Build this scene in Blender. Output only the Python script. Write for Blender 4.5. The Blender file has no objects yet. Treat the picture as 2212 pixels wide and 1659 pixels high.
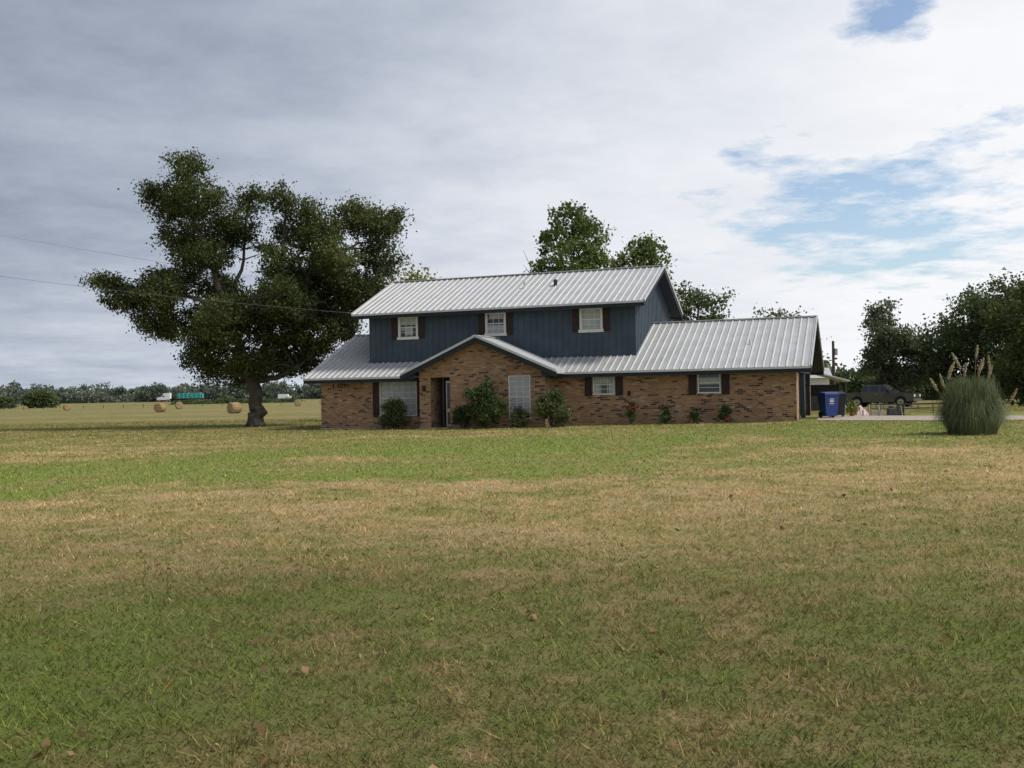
import bpy, math, random
import numpy as np
from mathutils import Vector, Matrix
rng=np.random.default_rng(7); random.seed(7)
scene=bpy.context.scene
scene.view_settings.view_transform='Standard'
try: scene.view_settings.look='None'
except Exception: pass
scene.view_settings.exposure=0

# ------------------------------------------------------------------ materials
def newmat(name):
    m=bpy.data.materials.new(name); m.use_nodes=True
    nt=m.node_tree; b=nt.nodes['Principled BSDF']
    return m,nt,b
def N(nt,t,**kw):
    n=nt.nodes.new(t)
    for k,v in kw.items(): setattr(n,k,v)
    return n
def noise(nt,vec,scale,detail=4,rough=.55):
    n=N(nt,'ShaderNodeTexNoise'); n.inputs['Scale'].default_value=scale
    n.inputs['Detail'].default_value=detail; n.inputs['Roughness'].default_value=rough
    if vec is not None: nt.links.new(vec,n.inputs['Vector'])
    return n.outputs['Fac']
def math_(nt,op,a,b=None,c=None,clamp=False):
    n=N(nt,'ShaderNodeMath',operation=op); n.use_clamp=clamp
    for i,x in enumerate((a,b,c)):
        if x is None: continue
        if isinstance(x,(int,float)): n.inputs[i].default_value=x
        else: nt.links.new(x,n.inputs[i])
    return n.outputs[0]
def ramp(nt,fac,stops,interp='LINEAR'):
    n=N(nt,'ShaderNodeValToRGB'); r=n.color_ramp; r.interpolation=interp
    while len(r.elements)<len(stops): r.elements.new(0.5)
    for e,(p,c) in zip(r.elements,stops):
        e.position=p
        e.color=(c,c,c,1) if isinstance(c,(int,float)) else (*c,1)
    nt.links.new(fac,n.inputs['Fac']); return n.outputs['Color']
def mix(nt,fac,a,b,mode='MIX'):
    n=N(nt,'ShaderNodeMix',data_type='RGBA',blend_type=mode)
    for idx,x in ((0,fac),(6,a),(7,b)):
        if isinstance(x,(int,float)): n.inputs[idx].default_value=x
        elif isinstance(x,tuple): n.inputs[idx].default_value=(*x,1)
        else: nt.links.new(x,n.inputs[idx])
    return n.outputs[2]
def simple(name,col,rough=.6,metal=0,var=.15,scale=6,bump=0,coat=0):
    m,nt,b=newmat(name)
    tc=N(nt,'ShaderNodeTexCoord').outputs['Object']
    n=noise(nt,tc,scale,3)
    lo=tuple(c*(1-var) for c in col); hi=tuple(min(1,c*(1+var)) for c in col)
    nt.links.new(ramp(nt,n,[(.3,lo),(.7,hi)]),b.inputs['Base Color'])
    b.inputs['Roughness'].default_value=rough; b.inputs['Metallic'].default_value=metal
    b.inputs['Coat Weight'].default_value=coat
    if bump:
        bp=N(nt,'ShaderNodeBump'); bp.inputs['Strength'].default_value=bump
        nt.links.new(noise(nt,tc,scale*5,3),bp.inputs['Height']); nt.links.new(bp.outputs[0],b.inputs['Normal'])
    return m
def leafmat(name,dark,light,transl=.3,patch=.35):
    m,nt,b=newmat(name)
    at=N(nt,'ShaderNodeAttribute'); at.attribute_name='tone'
    pos=N(nt,'ShaderNodeNewGeometry').outputs['Position']
    n=noise(nt,pos,patch,1)
    f=math_(nt,'ADD',math_(nt,'MULTIPLY',at.outputs['Fac'],.65),math_(nt,'MULTIPLY',math_(nt,'SUBTRACT',n,.5),1.0))
    f=math_(nt,'ADD',f,.15,clamp=True)
    c=ramp(nt,f,[(.05,dark),(.95,light)])
    nt.links.new(c,b.inputs['Base Color']); b.inputs['Roughness'].default_value=.6
    b.inputs['Specular IOR Level'].default_value=.2
    tr=N(nt,'ShaderNodeBsdfTranslucent'); nt.links.new(c,tr.inputs['Color'])
    ms=N(nt,'ShaderNodeMixShader'); ms.inputs[0].default_value=transl
    nt.links.new(b.outputs[0],ms.inputs[1]); nt.links.new(tr.outputs[0],ms.inputs[2])
    nt.links.new(ms.outputs[0],nt.nodes['Material Output'].inputs[0])
    return m

# ------------------------------------------------------------------ mesh helpers
class MB:
    def __init__(s): s.v=[];s.f=[];s.m=[];s.uv=[];s.mats=[]
    def mi(s,mat):
        if mat not in s.mats: s.mats.append(mat)
        return s.mats.index(mat)
    def poly(s,pts,mat):
        pts=[Vector(p) for p in pts]; i=len(s.v); s.v+=[tuple(p) for p in pts]
        s.f.append(tuple(range(i,i+len(pts)))); s.m.append(s.mi(mat))
        n=(pts[1]-pts[0]).cross(pts[2]-pts[1]); a=[abs(c) for c in n]
        if a[0]>=a[1] and a[0]>=a[2]: s.uv+=[(p.y+.07,p.z) for p in pts]
        elif a[1]>=a[2]: s.uv+=[(p.x,p.z) for p in pts]
        else: s.uv+=[(p.x,p.y) for p in pts]
    def hexa(s,p,mat):
        for f in ((0,3,2,1),(4,5,6,7),(0,1,5,4),(1,2,6,5),(2,3,7,6),(3,0,4,7)): s.poly([p[i] for i in f],mat)
    def box(s,x0,x1,y0,y1,z0,z1,mat):
        s.hexa([(x0,y0,z0),(x1,y0,z0),(x1,y1,z0),(x0,y1,z0),(x0,y0,z1),(x1,y0,z1),(x1,y1,z1),(x0,y1,z1)],mat)
    def prism(s,pts,ext,mat):
        pts=[Vector(p) for p in pts]; e=Vector(ext); q=[p+e for p in pts]
        s.poly(pts[::-1],mat); s.poly(q,mat)
        for i in range(len(pts)):
            j=(i+1)%len(pts); s.poly([pts[i],pts[j],q[j],q[i]],mat)
    def bar(s,a,b,w,h,mat,up=(0,0,1)):
        a=Vector(a);b=Vector(b);d=(b-a).normalized();u=Vector(up)
        sd=d.cross(u).normalized(); n=sd.cross(d).normalized()
        p=[]
        for q in (a,b):
            p+=[q-sd*w/2-n*h/2,q+sd*w/2-n*h/2,q+sd*w/2+n*h/2,q-sd*w/2+n*h/2]
        s.hexa(p,mat)
    def tube(s,pts,rad,mat,sides=7,cap=True):
        pts=[Vector(p) for p in pts]; rings=[]
        for i,p in enumerate(pts):
            d=(pts[min(i+1,len(pts)-1)]-pts[max(i-1,0)]).normalized()
            u=Vector((1,0,0)) if abs(d.x)<.8 else Vector((0,1,0))
            a=d.cross(u).normalized(); b=d.cross(a)
            rings.append([p+(a*math.cos(t)+b*math.sin(t))*rad[i] for t in [2*math.pi*k/sides for k in range(sides)]])
        for i in range(len(rings)-1):
            for k in range(sides):
                l=(k+1)%sides
                s.poly([rings[i][k],rings[i][l],rings[i+1][l],rings[i+1][k]],mat)
        if cap: s.poly(rings[-1],mat); s.poly(rings[0][::-1],mat)
    def obj(s,name,parent=None,loc=None,rotz=0,smooth=False):
        me=bpy.data.meshes.new(name); me.from_pydata(s.v,[],s.f)
        for m in s.mats: me.materials.append(m)
        me.polygons.foreach_set('material_index',s.m)
        ul=me.uv_layers.new(name='UVMap'); ul.data.foreach_set('uv',np.array(s.uv,dtype=np.float32).ravel())
        if smooth: me.polygons.foreach_set('use_smooth',[True]*len(s.f))
        me.update(); o=bpy.data.objects.new(name,me); scene.collection.objects.link(o)
        if parent: o.parent=parent
        if loc: o.location=loc
        o.rotation_euler[2]=rotz
        return o
def empty(name,loc=(0,0,0),rotz=0):
    o=bpy.data.objects.new(name,None); scene.collection.objects.link(o); o.location=loc; o.rotation_euler[2]=rotz
    o.empty_display_size=.3; return o

def np_mesh(name,verts,nper,mat,tone,parent=None,loc=None):
    n=len(verts)//nper
    me=bpy.data.meshes.new(name)
    me.vertices.add(len(verts)); me.vertices.foreach_set('co',np.ascontiguousarray(verts,dtype=np.float32).ravel())
    me.loops.add(len(verts)); me.loops.foreach_set('vertex_index',np.arange(len(verts),dtype=np.int32))
    me.polygons.add(n); me.polygons.foreach_set('loop_start',np.arange(0,len(verts),nper,dtype=np.int32))
    try: me.polygons.foreach_set('loop_total',np.full(n,nper,dtype=np.int32))
    except Exception: pass
    at=me.attributes.new('tone','FLOAT','FACE'); at.data.foreach_set('value',tone.astype(np.float32))
    me.materials.append(mat); me.update(); me.validate()
    o=bpy.data.objects.new(name,me); scene.collection.objects.link(o)
    if parent: o.parent=parent
    if loc: o.location=loc
    return o
def leaf_quads(c,size,rg=rng,flat=0.0):
    n=len(c); a=rg.normal(size=(n,3)); a[:,2]*=(1-flat); a/=np.linalg.norm(a,axis=1)[:,None]+1e-9
    b=rg.normal(size=(n,3)); b-=(b*a).sum(1)[:,None]*a; b/=np.linalg.norm(b,axis=1)[:,None]+1e-9
    s=size*rg.uniform(.55,1.35,size=(n,1)); w=s*.42
    nn=np.cross(a,b)*s*.15
    v=np.stack([c-a*s*.6,c+b*w+nn,c+a*s*.6,c-b*w+nn],axis=1)
    return v.reshape(-1,3)
def clusters(blobs,nsub,nleaf,sig,rg=rng,shell=.5):
    C=[];T=[];S=[]
    vols=np.array([b[3]*b[4]*b[5] for b in blobs])**.75; vols/=vols.sum()
    for b,vf in zip(blobs,vols):
        k=max(3,int(nsub*vf)); d=rg.normal(size=(k,3)); d/=np.linalg.norm(d,axis=1)[:,None]
        r=rg.uniform(shell**3,1.0,size=(k,1))**(1/3)*rg.uniform(.8,1.12,size=(k,1))
        sc=np.array(b[:3])+d*r*np.array(b[3:6]); S.append(sc)
        t=rg.uniform(.1,.8,size=k)
        s3=sig*rg.uniform(.6,1.35,size=(k,1,1))
        off=rg.normal(size=(k,nleaf,3))*s3; off[:,:,2]*=.75
        C.append((sc[:,None,:]+off).reshape(-1,3))
        tt=t[:,None]+rg.uniform(-.15,.15,size=(k,nleaf))
        T.append(tt.reshape(-1))
    return np.concatenate(C),np.clip(np.concatenate(T),0,1),S

bark=simple('bark',(.085,.072,.06),.95,var=.4,scale=3,bump=.6)
def make_tree(name,loc,blobs,limbs,lm,nsub=300,nleaf=40,sig=.45,size=.2,seed=1,twigs=True,shell=.5,extra_twigs=None):
    rg=np.random.default_rng(seed)
    e=empty(name,loc)
    mb=MB()
    allp=[]
    for pts,r0,r1 in limbs:
        P=[Vector(p) for p in pts]; out=[];rad=[]
        segs=(len(P)-1)*4
        for i in range(segs+1):
            t=i/segs*(len(P)-1); j=min(int(t),len(P)-2); f=t-j
            q=P[j].lerp(P[j+1],f)
            if 0<i<segs: q=q+Vector(rg.normal(size=3)*.07*min(1,r0*4))
            out.append(q); rad.append(r0+(r1-r0)*(i/segs)**.8)
        mb.tube(out,rad,bark,8 if r0>.15 else 5,cap=False); allp+=out[len(out)//3:]
    C,T,S=clusters(blobs,nsub,nleaf,sig,rg,shell)
    if twigs and allp:
        A=np.array([tuple(p) for p in allp])
        for sc in S:
            for p in sc[::2]:
                d=np.linalg.norm(A-p,axis=1)+np.maximum(0,A[:,2]-p[2])*1.5; q=A[int(d.argmin())]
                m=(p+q)/2+np.array([0,0,.12*np.linalg.norm(p-q)])+rg.normal(size=3)*.1
                mb.tube([q,m,p],[.05,.03,.012],bark,3,cap=False)
    if extra_twigs:
        for a,b in extra_twigs: mb.tube([a,tuple((np.array(a)+np.array(b))/2+rg.normal(size=3)*.15),b],[.05,.03,.01],bark,4,cap=False)
    mb.obj('trunk_and_limbs',e,smooth=True)
    np_mesh('foliage',leaf_quads(C,size,rg),4,lm,T,e)
    return e
def auto_tree(name,x,y,z0,h,w,lm,seed,nsub=220,nleaf=34,base=.3,size=.22,sig=.5,taper=.6,shell=.4,lean=0):
    rg=np.random.default_rng(seed); blobs=[];limbs=[]
    k=9
    for i in range(k):
        t=(i+.5)/k; zz=h*(base+(1-base)*t*.93)
        rr=w/2*(math.sin(math.pi*min(1,t*.72+.2))**taper)
        for j in range(3 if t<.85 else 1):
            a=rg.uniform(0,2*math.pi); q=rr*rg.uniform(.35,.85) if t<.85 else 0
            b=rr*rg.uniform(.3,.58)
            blobs.append((lean*t+q*math.cos(a),q*math.sin(a),zz+rg.uniform(-.06,.06)*h,b,b,b*rg.uniform(.55,.9)))
    tr=h*.022
    limbs.append(([(0,0,-.3),(rg.uniform(-.2,.2),0,h*.3),(lean*.5,0,h*.6),(lean,0,h*.9)],tr,.04))
    for b in blobs[::2]:
        s=min(b[2]*.6,h*.7); limbs.append(([(lean*s/h,0,s),(b[0]*.6,b[1]*.6,(s+b[2])/2),(b[0],b[1],b[2])],tr*.45,.02))
    return make_tree(name,(x,y,z0),blobs,limbs,lm,nsub,nleaf,sig,size,seed,shell=shell)

# ------------------------------------------------------------------ terrain
def sst(a,b,x): t=np.clip((np.asarray(x,float)-a)/(b-a),0,1); return t*t*(3-2*t)
def gz(x,y):
    x=np.asarray(x,float); y=np.asarray(y,float)
    near=.24*np.clip((x+9)/21,0,1)*sst(8,36,y)
    far=-.12*np.ones_like(near)
    right=near*(1-sst(52,80,y))+far*sst(52,80,y)
    left=-.45*sst(60,120,y)+.9*sst(250,420,y)
    w=sst(-16,14,x)
    return (near*(1-sst(52,80,y))+left)*(1-w)+right*w+ (.15*sst(200,480,y))*w
def g1(x,y): return float(gz(x,y))

def ground_color(nt):
    pos=N(nt,'ShaderNodeNewGeometry').outputs['Position']
    L=nt.links.new
    n1=noise(nt,pos,.13,3); n2=noise(nt,pos,.5,4,.65); n3=noise(nt,pos,7,2,.7); n4=noise(nt,pos,2.2,3,.65)
    sx=N(nt,'ShaderNodeSeparateXYZ'); L(pos,sx.inputs[0])
    st=N(nt,'ShaderNodeCombineXYZ'); L(math_(nt,'MULTIPLY',sx.outputs['X'],.012),st.inputs[0]); L(math_(nt,'MULTIPLY',sx.outputs['Y'],.06),st.inputs[1])
    n6=noise(nt,st.outputs[0],1.0,4,.6)
    yy=math_(nt,'ADD',sx.outputs['Y'],math_(nt,'MULTIPLY',math_(nt,'SUBTRACT',n1,.5),14))
    yy=math_(nt,'ADD',yy,math_(nt,'MULTIPLY',math_(nt,'SUBTRACT',n2,.5),6))
    g=ramp(nt,math_(nt,'DIVIDE',yy,80,clamp=True),[(0,.68),(.09,.60),(.13,.42),(.155,.2),(.2,.24),(.245,.78),(.31,.84),(.40,.68),(.47,.44),(.55,.55),(.8,.45),(1,.45)])
    def spot(g,cx,cy,rx,ry,amt):
        a=math_(nt,'DIVIDE',math_(nt,'SUBTRACT',sx.outputs['X'],cx),rx); b=math_(nt,'DIVIDE',math_(nt,'SUBTRACT',yy,cy),ry)
        r=math_(nt,'ADD',math_(nt,'MULTIPLY',a,a),math_(nt,'MULTIPLY',b,b))
        e=math_(nt,'POWER',2.718,math_(nt,'MULTIPLY',r,-1.0))
        return math_(nt,'ADD',g,math_(nt,'MULTIPLY',e,amt))
    for s in [(-14,30,6,3.5,-.6),(10,23,7,5.5,-.7),(-3.6,23.5,2.4,1.5,-.6),(14,36,6,3,.3),(-3,5.5,1.8,1.8,.25)]:
        g=spot(g,*s)
    g=math_(nt,'ADD',g,math_(nt,'MULTIPLY',math_(nt,'SUBTRACT',n2,.5),1.9))
    g=math_(nt,'ADD',g,math_(nt,'MULTIPLY',math_(nt,'SUBTRACT',n6,.5),1.1))
    g=math_(nt,'ADD',g,math_(nt,'MULTIPLY',math_(nt,'SUBTRACT',n4,.5),1.3))
    g=math_(nt,'ADD',g,math_(nt,'MULTIPLY',math_(nt,'SUBTRACT',n3,.5),.8),clamp=True)
    c=ramp(nt,g,[(.0,(.43,.325,.175)),(.28,(.345,.275,.125)),(.55,(.232,.228,.08)),(1,(.19,.25,.055))])
    lawn_light=ramp(nt,math_(nt,'DIVIDE',yy,80,clamp=True),[(0,.74),(.09,.80),(.15,1.12),(.25,1.3),(.5,1.2),(.75,1.0),(1,.98)])  # light on the middle lawn raised by brightening its colour with distance
    c=mix(nt,1.0,c,lawn_light,'MULTIPLY')
    r=ramp(nt,math_(nt,'ADD',math_(nt,'MULTIPLY',n4,.6),math_(nt,'MULTIPLY',n2,.4)),[(.56,0.0),(.67,.5)])
    c=mix(nt,r,c,(.28,.165,.09))
    return c,pos,n3,n4
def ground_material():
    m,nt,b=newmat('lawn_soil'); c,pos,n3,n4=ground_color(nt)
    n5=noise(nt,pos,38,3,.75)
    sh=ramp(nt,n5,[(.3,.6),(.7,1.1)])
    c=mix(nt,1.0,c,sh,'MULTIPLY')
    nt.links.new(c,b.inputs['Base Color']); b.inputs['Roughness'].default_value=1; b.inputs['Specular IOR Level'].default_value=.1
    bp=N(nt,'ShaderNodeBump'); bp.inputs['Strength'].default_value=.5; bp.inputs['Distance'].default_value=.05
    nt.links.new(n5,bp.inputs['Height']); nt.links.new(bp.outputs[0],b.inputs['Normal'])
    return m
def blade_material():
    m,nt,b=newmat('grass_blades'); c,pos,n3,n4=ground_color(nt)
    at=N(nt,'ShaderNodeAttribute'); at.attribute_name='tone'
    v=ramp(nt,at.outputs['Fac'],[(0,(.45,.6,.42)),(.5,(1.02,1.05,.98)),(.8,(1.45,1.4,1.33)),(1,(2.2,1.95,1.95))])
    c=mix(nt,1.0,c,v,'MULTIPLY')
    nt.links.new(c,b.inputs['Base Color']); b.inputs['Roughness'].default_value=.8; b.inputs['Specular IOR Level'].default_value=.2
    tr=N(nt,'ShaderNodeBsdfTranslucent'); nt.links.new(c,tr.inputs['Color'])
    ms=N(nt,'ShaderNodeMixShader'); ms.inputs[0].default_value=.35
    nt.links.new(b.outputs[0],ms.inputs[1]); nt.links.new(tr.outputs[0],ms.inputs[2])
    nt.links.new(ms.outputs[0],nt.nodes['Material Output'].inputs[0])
    return m
def axis(lo,hi,c0,c1,st,growth=1.12):
    a=list(np.arange(c0,c1,st)); s=st; x=a[-1]
    while x<hi: s*=growth; x+=s; a.append(x)
    s=st; x=a[0]
    while x>lo: s*=growth; x-=s; a.insert(0,x)
    return np.array(a)
xs=axis(-3500,3500,-30,30,1.0); ys=axis(-60,4000,-5,90,1.0)
XX,YY=np.meshgrid(xs,ys); ZZ=gz(XX,YY)
V=np.stack([XX,YY,ZZ],-1).reshape(-1,3); nx=len(xs); ny=len(ys)
F=[(j*nx+i,j*nx+i+1,(j+1)*nx+i+1,(j+1)*nx+i) for j in range(ny-1) for i in range(nx-1)]
me=bpy.data.meshes.new('ground'); me.from_pydata(V.tolist(),[],F); me.materials.append(ground_material())
me.polygons.foreach_set('use_smooth',[True]*len(F))
go=bpy.data.objects.new('ground',me); scene.collection.objects.link(go)

# grass blades
nb=480000; y0,y1=2.2,75.0
u=rng.uniform(size=nb); Yb=((1-u)*y0**.22+u*y1**.22)**(1/.22)
Xb=rng.uniform(-1,1,size=nb)*(.64*Yb+1.5)
lx=(Xb+9.22)*math.cos(math.radians(-20))+(Yb-48)*math.sin(math.radians(-20)); lv=-(Xb+9.22)*math.sin(math.radians(-20))+(Yb-48)*math.cos(math.radians(-20))
keep=~((lx>-.1)&(lx<22.3)&(lv>-.1)&(lv<9.5)) & ~((lx>5.7)&(lx<11.9)&(lv>-1.4)&(lv<0))
keep&=~((Xb>12.4)&(Yb>33.5)&(Yb<48.5)&(Yb>44.8-.45*(Xb-2))) 
Xb=Xb[keep];Yb=Yb[keep]; nb=len(Xb)
from_n=lambda x,y: (np.sin(x*9.1+np.sin(y*7.3)*2)+np.sin(y*11.7+np.sin(x*6.1)*2)+np.sin(x*3.1+y*2.7))/3
cl=from_n(Xb,Yb)
tuft=(np.sin(Xb*2.3+np.sin(Yb*1.9)*2)+np.sin(Yb*3.1+np.sin(Xb*2.7)*2))/2
h=rng.uniform(.016,.05,size=nb)*(1+.45*cl+.2*tuft)*(1+.008*Yb)
h[rng.uniform(size=nb)<.02]*=1.7
w=(.0028+.00042*Yb)*rng.uniform(.7,1.3,size=nb)
az=rng.uniform(0,2*math.pi,size=nb); ln=rng.uniform(.3,1.9,size=nb)*h; la=rng.uniform(0,2*math.pi,size=nb)
Zb=gz(Xb,Yb)-.004
base=np.stack([Xb,Yb,Zb],-1); sd=np.stack([np.cos(az),np.sin(az),0*az],-1)*w[:,None]
tip=base+np.stack([np.cos(la)*ln,np.sin(la)*ln,h],-1)
vb=np.stack([base-sd,base+sd,tip],1).reshape(-1,3)
np_mesh('grass',vb,3,blade_material(),np.clip(rng.normal(.5,.26,size=nb)+.12*cl+.08*tuft,0,1))
nf=420; fy=3.5+26*rng.uniform(size=nf)**1.6; fx=rng.uniform(-1,1,size=nf)*(.6*fy+1)
fc=np.stack([fx,fy,gz(fx,fy)+.035],-1)
flm=leafmat('fallen_leaf',(.20,.10,.045),(.45,.30,.16),.1,3)
np_mesh('fallen_leaves',leaf_quads(fc,.052,flat=.3),4,flm,rng.uniform(size=nf))

# ------------------------------------------------------------------ house materials
def brick_mat():
    m,nt,b=newmat('brick')
    uv=N(nt,'ShaderNodeTexCoord').outputs['UV']
    bt=N(nt,'ShaderNodeTexBrick'); nt.links.new(uv,bt.inputs['Vector'])
    bt.inputs['Color1'].default_value=(0,0,0,1); bt.inputs['Color2'].default_value=(1,1,1,1)
    bt.inputs['Scale'].default_value=1; bt.inputs['Mortar Size'].default_value=.007
    bt.inputs['Brick Width'].default_value=.235; bt.inputs['Row Height'].default_value=.08
    bt.inputs['Mortar Smooth'].default_value=.2
    c=ramp(nt,bt.outputs['Color'],[(0,(.06,.042,.036)),(.10,(.10,.06,.045)),(.16,(.29,.15,.078)),(.5,(.355,.20,.105)),(.75,(.42,.27,.15)),(.9,(.28,.135,.075)),(1,(.5,.36,.24))])
    n=noise(nt,uv,.7,3); c=mix(nt,1.0,c,ramp(nt,n,[(.3,.82),(.7,1.12)]),'MULTIPLY')
    c=mix(nt,bt.outputs['Fac'],c,(.36,.29,.22))
    nt.links.new(c,b.inputs['Base Color']); b.inputs['Roughness'].default_value=.9
    bp=N(nt,'ShaderNodeBump'); bp.inputs['Strength'].default_value=.5; bp.inputs['Distance'].default_value=.01; bp.invert=True
    nt.links.new(bt.outputs['Fac'],bp.inputs['Height']); nt.links.new(bp.outputs[0],b.inputs['Normal'])
    return m
brick=brick_mat()
navy=simple('navy_siding',(.048,.070,.096),.75,var=.2,scale=1.6)
navyd=simple('navy_trim',(.013,.02,.032),.7,var=.15)
metal=simple('galvanized_roof',(.56,.56,.555),.48,metal=.35,var=.10,scale=1.3)
metald=simple('roof_rib_metal',(.62,.62,.615),.45,metal=.3,var=.08,scale=2)
white=simple('white_paint',(.68,.67,.62),.6,var=.06)
glass=simple('window_glass',(.03,.035,.04),.06,var=.3,scale=2,coat=.5)
blind=simple('blinds',(.40,.42,.42),.35,var=.15,scale=3,coat=.6)
shut=simple('shutter_brown',(.035,.018,.016),.7,var=.2)
conc=simple('concrete',(.40,.34,.28),.9,var=.2,scale=3,bump=.2)
dark=simple('interior_dark',(.03,.028,.026),.9)
black=simple('black_rubber',(.02,.02,.021),.8)
chrome=simple('chrome',(.5,.5,.5),.3,metal=.9,var=.05)
pvc=simple('vent_pipe',(.03,.03,.03),.6)

H=empty('brick_house',(-9.22,48,0),math.radians(-20))
def wall_holes(mb,s0,s1,z0,z1,v,holes,mat,depth=.14):
    X=sorted(set([s0,s1]+[a for h in holes for a in h[:2]])); Z=sorted(set([z0,z1]+[a for h in holes for a in h[2:4]]))
    for i in range(len(X)-1):
        for j in range(len(Z)-1):
            cx=(X[i]+X[i+1])/2; cz=(Z[j]+Z[j+1])/2
            if any(h[0]<cx<h[1] and h[2]<cz<h[3] for h in holes): continue
            mb.poly([(X[i],v,Z[j]),(X[i+1],v,Z[j]),(X[i+1],v,Z[j+1]),(X[i],v,Z[j+1])],mat)
    for a,b,c,d in holes:
        e=v+depth
        mb.poly([(a,v,c),(a,e,c),(a,e,d),(a,v,d)],mat); mb.poly([(b,v,c),(b,v,d),(b,e,d),(b,e,c)],mat)
        mb.poly([(a,v,c),(b,v,c),(b,e,c),(a,e,c)],mat); mb.poly([(a,v,d),(a,e,d),(b,e,d),(b,v,d)],mat)
W=MB()
win_low=[(3.17,5.09,.62,2.28),(13.56,14.54,1.44,2.33),(18.1,19.07,1.42,2.31)]
wall_holes(W,0,22.1,-.3,2.62,0,win_low,brick)
W.poly([(0,9.4,-.3),(0,0,-.3),(0,0,2.62),(0,9.4,2.62)],brick)
W.poly([(22.1,9.4,-.3),(0,9.4,-.3),(0,9.4,2.62),(22.1,9.4,2.62)],brick)
for a,b in ((0,1.3),(8.6,9.4)): W.box(21.85,22.1,a+.001,b-.001,-.3,2.30,brick)
W.box(22.02,22.13,1.3,1.45,0,2.3,navyd); W.box(21.95,22.12,4.5,5.1,-.3,2.3,navy); W.box(22.02,22.13,8.45,8.6,0,2.3,navyd)
W.prism([(22.11,0,2.3),(22.11,9.4,2.3),(22.11,9.4,2.56),(22.11,4.7,4.62),(22.11,0,2.56)],(-.1,0,0),navy)
W.box(22.11,22.15,.0,9.4,2.24,2.44,navyd)
for v in np.arange(.3,9.3,.3):
    zt=2.56+ .44*(min(v,9.4-v)); W.box(22.113,22.135,v,v+.04,2.45,zt,navy)
W.poly([(0.01,0,2.62),(0.01,9.4,2.62),(0.01,4.7,4.65)],navy)
W.box(19.6,19.75,0.15,9.3,-.2,2.5,dark)
W.box(-.05,22.16,-.06,9.46,-.4,.07,conc)
W.box(19.8,22.0,1.0,9,0.07,.16,conc)
gh=[(6.36,7.3,.12,2.36),(10.08,11.09,.46,2.36)]
wall_holes(W,5.8,11.75,-.3,2.45,-1.2,gh,brick)
W.poly([(5.8,-1.2,2.45),(11.75,-1.2,2.45),(11.75,-1.2,2.70),(8.775,-1.2,4.02),(5.8,-1.2,2.70)],brick)
W.poly([(11.75,-1.2,-.3),(11.75,0,-.3),(11.75,0,2.7),(11.75,-1.2,2.7)],brick)
W.poly([(5.8,0,-.3),(5.8,-1.2,-.3),(5.8,-1.2,2.7),(5.8,0,2.7)],brick)
W.box(5.75,11.8,-1.27,-.07,-.4,.09,conc)
W.box(6.2,6.36,-1.19,-.1,.1,2.4,brick); W.box(7.3,7.45,-1.19,-.1,.1,2.4,brick)
U0,U1=2.15,15.26
uw=[(3.71,4.76),(8.19,9.22),(12.73,13.8)]
wall_holes(W,U0,U1,2.6,5.68,1.0,[(a+.06,b-.06,4.34,5.33) for a,b in uw],navy,.08)
for sx in (U0,U1):
    W.poly([(sx,1,2.6),(sx,9,2.6),(sx,9,5.68),(sx,5,7.42),(sx,1,5.68)],navy)
W.poly([(U1,9,2.6),(U0,9,2.6),(U0,9,5.68),(U1,9,5.68)],navy)
s=U0
while s<U1:
    if not any(a-.4<s<b+.36 for a,b in uw): W.box(s,s+.035,.978,.999,2.7,5.46,navy)
    else: W.box(s,s+.035,.978,.999,2.7,4.2,navy)
    s+=.305
v=1.0
while v<8.98:
    zt=5.68+.435*(min(v,10-v)-1); W.box(U1+.001,U1+.024,v,v+.035,2.7,zt,navy); v+=.305
W.obj('walls',H)

R=MB()
def slab(e0,e1,r1,r0,th=.05,rib=.305):
    e0,e1,r0,r1=map(Vector,(e0,e1,r0,r1))
    R.prism([e0-Vector((0,0,th)),e1-Vector((0,0,th)),r1-Vector((0,0,th)),r0-Vector((0,0,th))],(0,0,th),metal)
    n=(e1-e0).cross(r0-e0).normalized()
    if n.z<0: n=-n
    L=(e1-e0).length; k=int(L/rib)
    for i in range(k+1):
        t=min(.998,max(.002,(i*rib+.04)/L)); a=e0.lerp(e1,t); b=r0.lerp(r1,t)
        w=(e1-e0).normalized()
        p=[a-w*.045,a+w*.045,a+w*.018+n*.038,a-w*.018+n*.038,b-w*.045,b+w*.045,b+w*.018+n*.038,b-w*.018+n*.038]
        R.hexa(p,metald)
sl=.44
zr=2.45+5.3*sl
slab((-.55,-.6,2.45),(22.7,-.6,2.45),(22.7,4.7,zr),(-.55,4.7,zr))
slab((22.7,10,2.45),(-.55,10,2.45),(-.55,4.7,zr),(22.7,4.7,zr))
zu=7.5
slab((1.54,.4,5.5),(15.78,.4,5.5),(15.78,5,zu),(1.54,5,zu))
slab((15.78,9.6,5.5),(1.54,9.6,5.5),(1.54,5,zu),(15.78,5,zu))
gx,gzr=8.775,4.11
slab((12.43,-1.72,2.5),(12.43,.99,2.5),(gx,.99,gzr),(gx,-1.72,gzr))
slab((5.12,.99,2.5),(5.12,-1.72,2.5),(gx,-1.72,gzr),(gx,.99,gzr))
for a,b in (((-.57,4.7,zr+.03),(2.1,4.7,zr+.03)),((15.3,4.7,zr+.03),(22.72,4.7,zr+.03)),((1.52,5,zu+.03),(15.8,5,zu+.03)),((gx,-1.74,gzr+.03),(gx,.96,gzr+.03))):
    R.bar(a,b,.3,.03,metald)
def rake(a,b,off):
    a=Vector(a);b=Vector(b); o=Vector(off)
    R.bar(a+o+Vector((0,0,.015)),b+o+Vector((0,0,.015)),.06,.10,metald)
    R.bar(a+o*.3+Vector((0,0,-.15)),b+o*.3+Vector((0,0,-.15)),.04,.20,navyd)
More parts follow.
